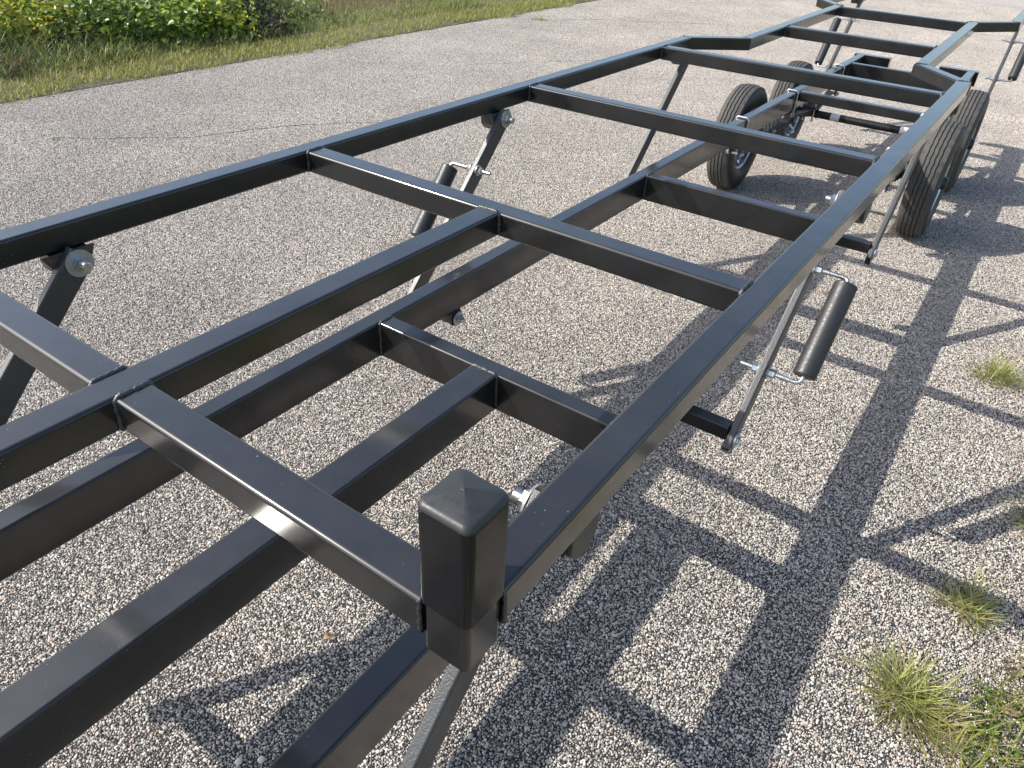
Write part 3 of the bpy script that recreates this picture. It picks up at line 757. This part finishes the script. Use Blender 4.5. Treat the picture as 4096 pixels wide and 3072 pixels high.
# right verge
wob = lambda y: .05*np.sin(y*5)+.03*np.sin(y*11+1)
P2 = [field(1500, lambda y, n: .655+np.abs(RNG.normal(0, .14, n))+wob(y), -.6, 1.25, (.03, .09), (.002, .004), .9, (.2, .9), PAL_V, zf=lambda x: .003+0*x, seg=4),
      field(900, lambda y, n: .62+np.abs(RNG.normal(0, .15, n))+wob(y), -.6, 1.25, (.04, .12), (.0015, .003), 1.1, (.0, .5), PAL_S*1.2, zf=lambda x: .003+0*x, seg=4),
      field(2600, lambda y, n: .72+np.abs(RNG.normal(0, .18, n))+wob(y), 1.2, 4.5, (.04, .11), (.002, .004), .8, (.3, 1.1), PAL_V, zf=lambda x: .003+0*x, seg=4),
      field(1300, lambda y, n: .69+np.abs(RNG.normal(0, .20, n))+wob(y), 1.2, 4.5, (.05, .14), (.0015, .003), 1.0, (.0, .6), PAL_S*1.2, zf=lambda x: .003+0*x, seg=4),
      field(6000, lambda y, n: U(.9, 4, n), -1, 9, (.06, .2), (.003, .006), .5, (.3, 1.3), PAL_V, zf=lambda x: .02+0*x, seg=3)]
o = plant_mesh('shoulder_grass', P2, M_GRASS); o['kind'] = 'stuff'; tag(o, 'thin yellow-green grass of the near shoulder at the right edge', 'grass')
# small weed leaves in the lower right corner
n = 420; c = np.stack([.60+np.abs(RNG.normal(0, .07, n)), U(.80, 1.12, n), U(.003, .02, n)], 1)
o = plant_mesh('clover_patch', [leaves(c, U(.006, .012, n), np.stack([RNG.normal(0, .3, n), RNG.normal(0, .3, n), np.ones(n)], 1), pick(LG, n))], M_LEAF); o['kind'] = 'stuff'
tag(o, 'low patch of tiny green weed leaves beside the largest tuft', 'weeds')
# loose bits on the road
def pebble(x, y, r, label):
    bm = bmesh.new(); bmesh.ops.create_icosphere(bm, subdivisions=2, radius=r)
    for v in bm.verts: v.co *= random.uniform(.86, 1.1); v.co.z *= .7
    me = bpy.data.meshes.new('pebble'); bm.to_mesh(me); bm.free(); me.materials.append(M_PEB)
    me.polygons.foreach_set('use_smooth', [True]*len(me.polygons))
    o = link(bpy.data.objects.new('pebble', me), None); o.location = (x, y, r*.6+.001); tag(o, label, 'pebble', 'white pebbles on the road')
pebble(-.566, .012, .0075, 'greyish white pebble, left of the two under the frame'); pebble(-.534, .040, .0075, 'white pebble, right of the two under the frame')
def scrap(x, y, s, rot, label):
    V = []; F = []
    for i in range(6):
        t = i/5; w = s*.3*math.sin(PI*min(1, t*.9+.08)); z = .008+.006*math.sin(t*5)
        V += [(t*s, -w, z+.003), (t*s, 0, z), (t*s, w, z+.004)]
    for i in range(5):
        k = 3*i; F += [(k, k+1, k+4, k+3), (k+1, k+2, k+5, k+4)]
    o = mesh('dry_leaf', V, F, M_DEAD, None, smooth=True); o.location = (x, y, .002); o.rotation_euler = (0, 0, rot); tag(o, label, 'leaf')
scrap(-.64, .30, .028, 1.2, 'small dry leaf scrap on the road under the front crossbar'); scrap(.655, 1.06, .05, .6, 'tan dry leaf lying in the grass by the lower right edge')
# cracks of the road surface
crack([(-4.6, 1.75), (-4.05, 2.3), (-3.75, 3.0), (-3.35, 3.5)], .005); crack([(-5.3, 7.7), (-4.6, 8.6), (-3.4, 9.6), (-1.8, 10.4)], .007)
crack([(-2.6, 11.5), (-.6, 11.9), (1.0, 12.2)], .008); crack([(-4.2, 5.2), (-3.3, 6.6)], .004)
